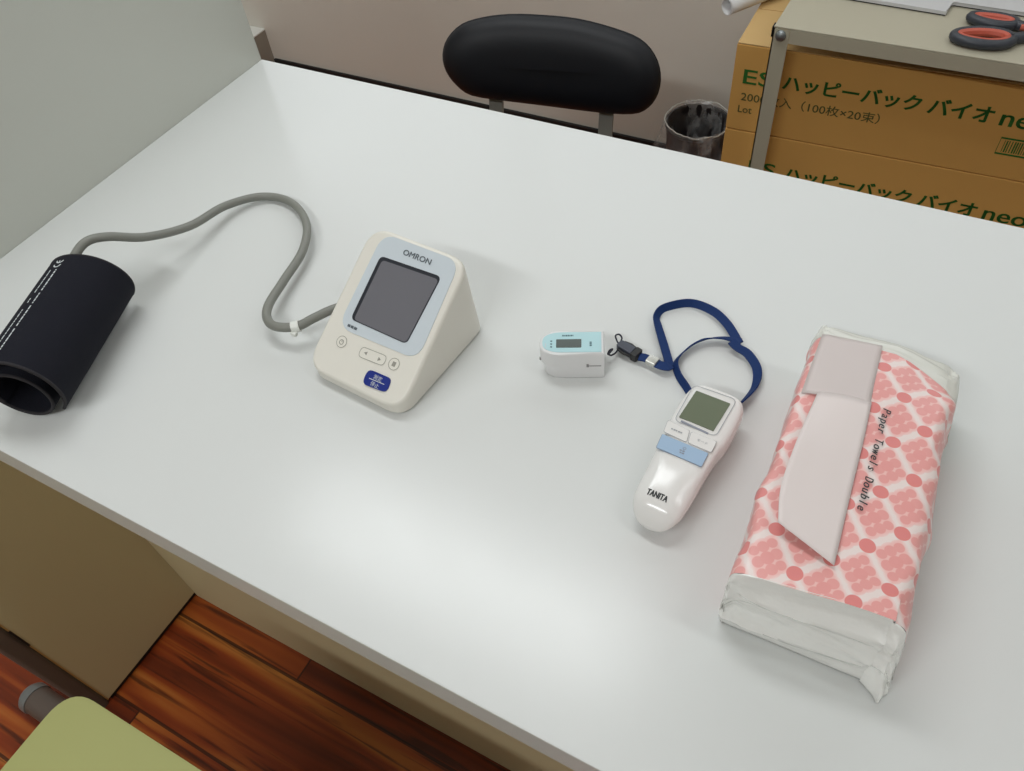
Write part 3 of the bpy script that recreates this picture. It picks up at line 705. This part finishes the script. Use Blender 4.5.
# ------------------------------------------------------------------ lanyard
la = empty('lanyard', 'dark blue wrist strap with a grey clip lying between oximeter and thermometer', 'lanyard', (0.69, 0.32, H))
LO = Vector((0.69, 0.32, H))
def lp(x, y, z): return Vector((x, y, H+z))-LO
b = BM()
def strap(pts, wd=0.0078):
    path = cat_rom([lp(*p[:3]) for p in pts], 8); dirs = []
    n = len(path)
    for i, p in enumerate(path):
        s = i/(n-1)*(len(pts)-1); k = min(int(s), len(pts)-2); f = s-k
        tl = R(pts[k][3]*(1-f)+pts[k+1][3]*f)
        t = (path[min(i+1, n-1)]-path[max(i-1, 0)]); side = Vector((-t.y, t.x, 0)).normalized()
        dirs.append(side*math.cos(tl)+Vector((0, 0, 1))*math.sin(tl))
    ribbon(b, path, dirs, wd, 0.0012)
strap([(0.7175, 0.3230, 0.0045, 15), (0.7044, 0.3430, 0.0050, 12), (0.6907, 0.3637, 0.0052, 28), (0.6857, 0.3739, 0.0054, 50), (0.6887, 0.3863, 0.0056, 62), (0.7074, 0.4008, 0.0056, 55), (0.7288, 0.3995, 0.0056, 30), (0.7463, 0.3892, 0.0052, 20), (0.7632, 0.3712, 0.0050, 8)])
strap([(0.7645, 0.3722, 0.0066, 8), (0.7479, 0.3706, 0.0058, 35), (0.7334, 0.3623, 0.0052, 60), (0.7248, 0.3481, 0.0048, 66), (0.7206, 0.3296, 0.0048, 62), (0.7274, 0.3165, 0.0048, 66), (0.7396, 0.3050, 0.0048, 66), (0.7450, 0.2990, 0.0050, 66)])
strap([(0.7570, 0.3680, 0.0080, 5), (0.7640, 0.3640, 0.0070, 5), (0.7740, 0.3612, 0.0060, 12), (0.7859, 0.3487, 0.0052, 22), (0.7900, 0.3300, 0.0050, 50), (0.7855, 0.3095, 0.0050, 64), (0.7800, 0.2990, 0.0050, 62)])
strap([(0.7062, 0.3195, 0.0060, 5), (0.7110, 0.3180, 0.0072, 5), (0.7165, 0.3190, 0.0070, 5), (0.7180, 0.3230, 0.0055, 5)], 0.0085)
strap([(0.6900, 0.3205, 0.0060, 5), (0.6945, 0.3210, 0.0065, 5), (0.6990, 0.3208, 0.0062, 5)], 0.0080)
link('strap', b, strap_blue, la)
b = BM(); dx = Vector((0.0230, -0.0055, 0)).normalized()
mt = Matrix.Translation(lp(0.7025, 0.3203, 0.0062)) @ Matrix.Rotation(math.atan2(-0.0015, 0.008), 4, 'Z'); box(b, (-0.0048, -0.0045, -0.0026), (0.0048, 0.0045, 0.0026), 0.0009, 2, mt); link('crimp', b, crimp_metal, la, label='silver metal crimp')
mt = Matrix.Translation(lp(0.6800, 0.3240, 0.0062)) @ Matrix.Rotation(math.atan2(-0.0060, 0.0230), 4, 'Z')
b = BM(); prism(b, [(-0.0125, -0.0030), (-0.0105, -0.0042), (0.0035, -0.0046), (0.0035, 0.0046), (-0.0105, 0.0042), (-0.0125, 0.0030)], -0.0038, 0.0030, 0.001, 2, mt); bk_ = link('buckle', b, buckle_grey, la, label='dark grey plastic clip')
b = BM(); prism(b, rrect(0.0038, -0.0055, 0.0100, 0.0055, 0.0012, 3), -0.0042, 0.0036, 0.001, 2, mt)
for s in (-1, 1):
    tube(b, [mt @ Vector(p) for p in ((0.004, s*0.0050, 0), (-0.003, s*0.0064, 0), (-0.0095, s*0.0052, 0))], 0.0012, 8)
link('buckle_socket', b, plastic_black, bk_)
b = BM(); tube(b, cat_rom([lp(0.6690, 0.3262, 0.0062), lp(0.6655, 0.3285, 0.0085), lp(0.6628, 0.3320, 0.0100), lp(0.6648, 0.3352, 0.0095), lp(0.6682, 0.3335, 0.0082), lp(0.6690, 0.3285, 0.0065)], 8), 0.0008, 8)
tube(b, cat_rom([lp(0.6690, 0.3262, 0.0060), lp(0.6690, 0.3195, 0.0040), lp(0.6672, 0.3130, 0.0055), lp(0.6655, 0.3105, 0.0085), lp(0.6655, 0.3090, 0.0110), lp(0.6660, 0.3115, 0.0130), lp(0.6668, 0.3160, 0.0100), lp(0.6650, 0.3100, 0.0080)], 8), 0.0008, 8)
link('cord_loop', b, cord_black, la)

# ------------------------------------------------------------------ thermometer
tm = empty('infrared_thermometer', 'white handheld infrared thermometer with a green-grey display', 'thermometer', (0.7655, 0.2250, H), -0.07)
TZ = 0.0345
prof = [(-0.0615, 0.0030), (-0.0606, 0.0085), (-0.0580, 0.0130), (-0.0535, 0.0166), (-0.0470, 0.0192), (-0.0340, 0.0205), (-0.0180, 0.0208), (0.0000, 0.0213), (0.0130, 0.0222), (0.0200, 0.0236), (0.0320, 0.0244), (0.0450, 0.0243), (0.0560, 0.0234), (0.0620, 0.0210), (0.0660, 0.0165), (0.0680, 0.0095), (0.0685, 0.0030)]
def ztop(v):
    if v > -0.01: return TZ
    s = (-0.01-v)/0.06; return TZ-0.0105*s*s-0.002*s
def zbot(v):
    if v < 0.0: return 0.004+max(0, (-v-0.02))/0.05*0.007
    return 0.004*max(0.0, 1-v/0.015) if v < 0.06 else (v-0.06)/0.0085*0.006
def topshape(v):
    zt, zb = ztop(v), zbot(v)
    endf = max(0.0, 1-min((v+0.0615)/0.022, (0.0685-v)/0.006)); zt -= 0.012*endf**3
    return zt, zb, zt-(zt-zb)*0.42, sm((-0.004-v)/0.030)
def sec(v, hw):
    n = 44; pts = []; zt, zb, zz, k_ = topshape(v); e = 0.42+0.53*k_; ex = 0.45+0.35*k_
    for k in range(n):
        a = 2*math.pi*k/n; c, s = math.cos(a), math.sin(a)
        if s > 0: x = hw*math.copysign(abs(c)**ex, c); z = zz+(zt-zz)*abs(s)**e
        else: x = hw*math.copysign(abs(c)**0.6, c)*(1-0.16*abs(s)); z = zz-(zz-zb)*abs(s)**0.75
        pts.append(Vector((x, v, z)))
    return pts
def hwid(v):
    for (a, h0), (c, h1) in zip(prof, prof[1:]):
        if a <= v <= c: return h0+(h1-h0)*(v-a)/(c-a)
    return 0.02
def zsurf(x, v):
    zt, zb, zz, k_ = topshape(v); e = 0.42+0.53*k_; ex = 0.45+0.35*k_; c = min(1.0, (abs(x)/hwid(v))**(1/ex)); return zz+(zt-zz)*math.sqrt(1-c*c)**e
fine = cat_rom([(v, h, 0) for v, h in prof], 4)
b = BM(); loft(b, [sec(p.x, max(p.y, 0.002)) for p in fine]); link('body', b, th_white, tm)
M3 = Matrix.Identity(4)
def TP(bm, q, r_, z0, z1, bev=0.0): prism(bm, quad_round(q, r_, 5), TZ+z0, TZ+z1, bev, 1)
def tl(x, y): 
    c, s = math.cos(0.07), math.sin(0.07); X, Y = x-0.7655, y-0.2250
    return (c*X-s*Y, s*X+c*Y)
b = BM(); ring_outline(b, quad_round([tl(0.7478, 0.2468), tl(0.7815, 0.2455), tl(0.7848, 0.2858), tl(0.7495, 0.2865)], 0.005, 5), lambda u, v: Vector((u, v, TZ+0.0004)), 0.0006); link('display_outline', b, th_line, tm, False)
b = BM(); TP(b, [tl(0.7500, 0.2515), tl(0.7782, 0.2495), tl(0.7815, 0.2798), tl(0.7532, 0.2815)], 0.0008, -0.0003, 0.0007); link('display', b, th_lcd, tm, label='blank green-grey LCD display')
b = BM(); TP(b, [tl(0.7526, 0.2478), tl(0.7753, 0.2450), tl(0.7756, 0.2464), tl(0.7528, 0.2492)], 0.0004, -0.0002, 0.0006); link('grey_bar', b, th_grey, tm)
for q, s in (([tl(0.7446, 0.2334), tl(0.7634, 0.2312), tl(0.7618, 0.2422), tl(0.7436, 0.2447)], 0), ([tl(0.7648, 0.2312), tl(0.7832, 0.2300), tl(0.7835, 0.2410), tl(0.7636, 0.2418)], 1)):
    b = BM(); TP(b, q, 0.001, -0.0002, 0.0009, 0.0004); bt = link('button', b, th_white, tm)
    b = BM(); ring_outline(b, quad_round(q, 0.001, 4), lambda u, v: Vector((u, v, TZ+0.0006)), 0.0006)
    FT = lambda u, v: Vector((u, v, TZ+0.00115)); c = Vector(q[0]).lerp(Vector(q[2]), 0.5)
    if s == 0: 
        for i_, wd in enumerate((0.0014, 0.0016, 0.0012, 0.0016, 0.0014)): strokes(b, [(c.x-0.0045+i_*0.0019, c.y, c.x-0.0045+i_*0.0019+wd, c.y)], FT, 0.0013)
    else: text(b, 'モード', lambda u, v: FT(c.x-0.0042+u, c.y-0.0012+v), width=0.0084, height=0.0024)
    link('button_outline', b, th_line, bt, False)
b = BM(); q = [tl(0.7449, 0.2173), tl(0.7809, 0.2150), tl(0.7815, 0.2282), tl(0.7445, 0.2307)]; TP(b, q, 0.0008, -0.0006, 0.0010, 0.0003); bb_ = link('scan_button', b, th_blue, tm, label='wide pale blue button')
b = BM(); ring_outline(b, quad_round(q, 0.0008, 4), lambda u, v: Vector((u, v, TZ+0.0005)), 0.0008)
FT = lambda u, v: Vector((u, v, TZ+0.0012)); c = Vector(q[0]).lerp(Vector(q[2]), 0.5)
ring_outline(b, disc(c.x+0.0010, c.y+0.0020, 0.0011, 12), FT, 0.0004)
for dx, dy, wd in ((-0.0018, -0.0006, 0.0017), (0.0004, -0.0006, 0.0018), (-0.0010, -0.0026, 0.0014), (0.0008, -0.0026, 0.0018)): strokes(b, [(c.x+dx, c.y+dy, c.x+dx+wd, c.y+dy)], FT, 0.0012)
link('button_marking', b, th_grey, bb_, False)
b = BM(); t0 = tl(0.7516, 0.1800)

for k_, (du, dv_) in enumerate(((0, 0), (0.0005, 0), (0.00025, 0.0002))):
    text(b, 'TANITA', lambda u, v: Vector((t0[0]+u+du, t0[1]+v+dv_, zsurf(t0[0]+u+du, t0[1]+v+dv_)+0.0003+0.00006*k_)), width=0.0160, height=0.0044)
link('lettering', b, ink_black, tm, False, label='dark maker name on the handle')

# ------------------------------------------------------------------ pack of paper towels
PO = (0.8285, 0.1280, H); PW_, PL_, PH_ = 0.0970, 0.2150, 0.0750
pk = empty('paper_towel_pack', 'soft plastic pack of paper towels with pink dotted print at the right of the desk', 'paper towels', PO, R(1.43))
def nz(p, sc, seed=0): return noise.noise(Vector(p)*sc+Vector((seed, seed*1.7, 0)))
NA, NBv = 12, 44
# cross section of the pack from the left foot over the top to the right foot
def sect(a_):
    """0..1 around: left wall up, top, right wall down -> (x, z, arc position for the print)"""
    seq = [(0.0035, 0.0005), (0.0010, 0.020), (-0.0005, 0.045), (0.0, 0.066), (0.0045, 0.0735), (0.014, 0.0752), (0.048, 0.0762), (0.085, 0.0752), (0.0955, 0.0735), (0.1020, 0.066), (0.1060, 0.045), (0.1080, 0.020), (0.1060, 0.0005)]
    P = [Vector((x, z, 0)) for x, z in seq]; return P
sec0 = cat_rom(sect(0), 4)
arc = [0.0]
for i in range(1, len(sec0)): arc.append(arc[-1]+(sec0[i]-sec0[i-1]).length)
imid = min(range(len(sec0)), key=lambda i: abs(sec0[i].x-0.0)+abs(sec0[i].y-0.0735))
i_l = min(range(len(sec0)), key=lambda i: abs(sec0[i].x-0.048)+abs(sec0[i].y-0.0762)); a_off = arc[i_l]-0.048
b = BM(); uvl = b.loops.layers.uv.new('UVMap'); grid = []
for j in range(NBv+1):
    v = j/NBv*PL_; row = []
    for i, p in enumerate(sec0):
        x, z = p.x, p.y; ea = min(1.0, min(j, NBv-j)/4)
        d = 0.0014*nz((x, v, z), 30, 1)+0.0007*nz((x, v, z), 80, 2)
        side = 1.0 if (x < 0.003 or x > 0.094) else 0.35
        xx = x + (d*2.2*side if side > 0.5 else 0)*1.0; zz = max(0.0004, z + d*side*(1 if z > 0.01 else 0.0))
        if x > 0.094: xx += 0.0009*math.sin(v*55+z*60)*min(1, z*20)
        # the far right corner is crushed
        cr_ = max(0.0, (v-0.165)/0.05)*max(0.0, (x-0.062)/0.035)
        zz -= 0.008*cr_*(zz/PH_); xx += 0.003*cr_
        vv = v - (0.0045+0.020*max(0, (x-0.055)/0.05)**1.6)*max(0, (j-NBv+8)/8)**1.5 + 0.0016*nz((x, v, 0.3), 25, 5) + (0.0075*(x/0.097)-0.0034 if j < 6 else 0)*(1-j/6 if j < 6 else 0)
        row.append((b.verts.new((xx, vv, zz)), (arc[i]-a_off, v)))
    grid.append(row)
for j in range(NBv):
    for i in range(len(sec0)-1):
        f = b.faces.new((grid[j][i][0], grid[j][i+1][0], grid[j+1][i+1][0], grid[j+1][i][0]))
        for lp_, (vt, uv_) in zip(f.loops, (grid[j][i], grid[j][i+1], grid[j+1][i+1], grid[j+1][i])): lp_[uvl].uv = uv_
# underside
b.faces.new([grid[j][0][0] for j in range(NBv+1)] + [grid[j][-1][0] for j in range(NBv, -1, -1)])
near_edge = [tuple(g[0].co) for g in grid[0]]; far_edge = [tuple(g[0].co) for g in grid[-1]]
wr = link('wrapper', b, pink_print, pk, label='pink dotted wrapper')
def end_sheet(edge, sgn, foot_fn, bulge, seed, mat_, nm, lab):
    """crumpled closing film: runs from the wrapper's end edge down to the table"""
    b = BM(); NV = 40; n = len(edge); rings = []
    for k in range(NV+1):
        t = k/NV; rg = []
        for i, p in enumerate(edge):
            u = i/(n-1); p = Vector(p); ft = Vector(foot_fn(u, p)); q = p.lerp(ft, t)
            if sgn > 0: q.y = p.y+(ft.y-p.y)*min(1, t*1.9)**0.8; q.z = p.z+(ft.z-p.z)*t**2.2
            env = math.sin(math.pi*min(1, 0.06+t*0.9))*max(0.0, min(1.0, u/0.14, (1-u)/0.09))
            f1 = 1-2*abs(nz((u*2.6+t*0.8, t*2.0-u*0.7, 0), 1.0, seed)); f2 = 1-2*abs(nz((u*7.5-t*2.5, t*2.4+u*2, 1), 1.0, seed+3)); f3 = 1-2*abs(nz((u*11+t*5, t*8-u*4, 2), 1.0, seed+5))
            q.y += sgn*(bulge(u, t) + (0.0062*(f1-0.5)+0.0036*(f2-0.5)+0.0016*(f3-0.5))*env)
            q.z = max(0.0004, q.z + (0.0030*(f2-0.5)+0.0014*(f3-0.5))*env*(1 if t < 0.9 else 0.3))
            rg.append(q)
        rings.append(rg)
    loft(b, rings, False, False)
    o = link(nm, b, mat_, pk, label=lab); md = o.modifiers.new('thickness', 'SOLIDIFY'); md.thickness = 0.0004; return o
def near_foot(u, p):
    x = p.x; fl = min(1.0, max(0.0, (u-0.16)/0.14)); zf = 0.0006 if p.z > 0.004 else p.z
    if not (0.04 < u < 0.97): return (x, p.y-0.001, zf)
    y = 0.004-0.0085*fl
    tip = max(0.0, 1-abs(u-0.80)/0.16)
    return (x+0.003*max(0, (u-0.6))/0.4*(1 if u < 0.9 else (0.97-u)/0.07), y-0.012*tip**1.2, zf)
def near_bulge(u, t): 
    top = 1 if 0.28 < u < 0.74 else 0.3
    return 0.004*math.sin(math.pi*t)*top
end_sheet(near_edge, -1, near_foot, near_bulge, 3, pack_white, 'end_fold', 'crumpled white film at the near end')
def far_foot(u, p): return (p.x*0.985+0.001, PL_+0.011, 0.0006 if p.z > 0.004 else p.z)
end_sheet(far_edge, 1, far_foot, lambda u, t: 0.007*math.sin(math.pi*min(1, t*1.2)), 9, pack_film, 'end_fold', 'crumpled whitish film at the far end')
# translucent white opening panel and the loose tear-off flap lying on the top
def sheet(q, z_fn, m_, nm, lab, nx=10, ny=16):
    b = BM(); rings = []
    for j in range(ny+1):
        t = j/ny; l = Vector(q[0]).lerp(Vector(q[3]), t); r_ = Vector(q[1]).lerp(Vector(q[2]), t); rg = []
        for i in range(nx+1):
            p = l.lerp(r_, i/nx); rg.append((p.x, p.y, z_fn(p.x, p.y, i/nx, t)))
        rings.append(rg)
    loft(b, rings, False, False); o = link(nm, b, m_, wr, label=lab); md = o.modifiers.new('thickness', 'SOLIDIFY'); md.thickness = 0.0005; md.offset = 1; return o
def topz(x, y):
    i = min(range(len(sec0)), key=lambda i: abs(sec0[i].x-x) + (1 if sec0[i].y < 0.07 else 0)); return sec0[i].y
sheet([(0.004, 0.1500), (0.0495, 0.1535), (0.0470, 0.2135), (0.0045, 0.2125)], lambda x, y, u, t: topz(x, y)+0.0011+0.0008*math.sin(u*3+t*4), pack_panel, 'opening_panel', 'plain pale film over the opening')
b = BM(); flp = [[0.0160, 0.0335], [0.0110, 0.0600], [0.0108, 0.0900], [0.0122, 0.1200], [0.0145, 0.1540]]
frp = [[0.0538, 0.0215], [0.0532, 0.0500], [0.0522, 0.0850], [0.0515, 0.1200], [0.0500, 0.1570]]
L_ = cat_rom([(x, y, 0) for x, y in flp], 5); R_ = cat_rom([(x, y, 0) for x, y in frp], 5); rings = []
for a_, c_ in zip(L_, R_):
    rg = []
    for i in range(13):
        u = i/12; p = a_.lerp(c_, u); lift = 0.0075*(1-u)**2*max(0, min(1, (0.15-p.y)/0.05)) + 0.0028*math.sin(math.pi*u)*0.6 + 0.0022*max(0, 1-(p.y-0.02)/0.03)
        rg.append((p.x, p.y, topz(p.x, p.y)+0.0016+lift))
    rings.append(rg)
loft(b, rings, False, False); o = link('tear_flap', b, pack_flap, wr, label='loose whitish flap over the opening'); md = o.modifiers.new('thickness', 'SOLIDIFY'); md.thickness = 0.0005; md.offset = 1
b = BM()
for k_, ch_ in enumerate('Paper Towels Double'):
    if ch_ == ' ': continue
    V, F = text_pts(ch_, shear=0.22); xc = (min(v.x for v in V)+max(v.x for v in V))/2; wx = min(1.0, 0.50/max(0.01, max(v.x for v in V)-min(v.x for v in V)))
    for du, dz_ in ((0, 0), (0.0004, 0.00005)):
        vs = [b.verts.new((0.0583+v.y*0.0078, 0.1560-(k_+0.5)*0.00468-(v.x-xc)*0.0078*wx-du, topz(0.060, 0)+0.0016+dz_)) for v in V]
        for f in F: b.faces.new([vs[q_] for q_ in f])
link('lettering', b, ink_black, wr, False, label='dark slanted lettering on the pack')
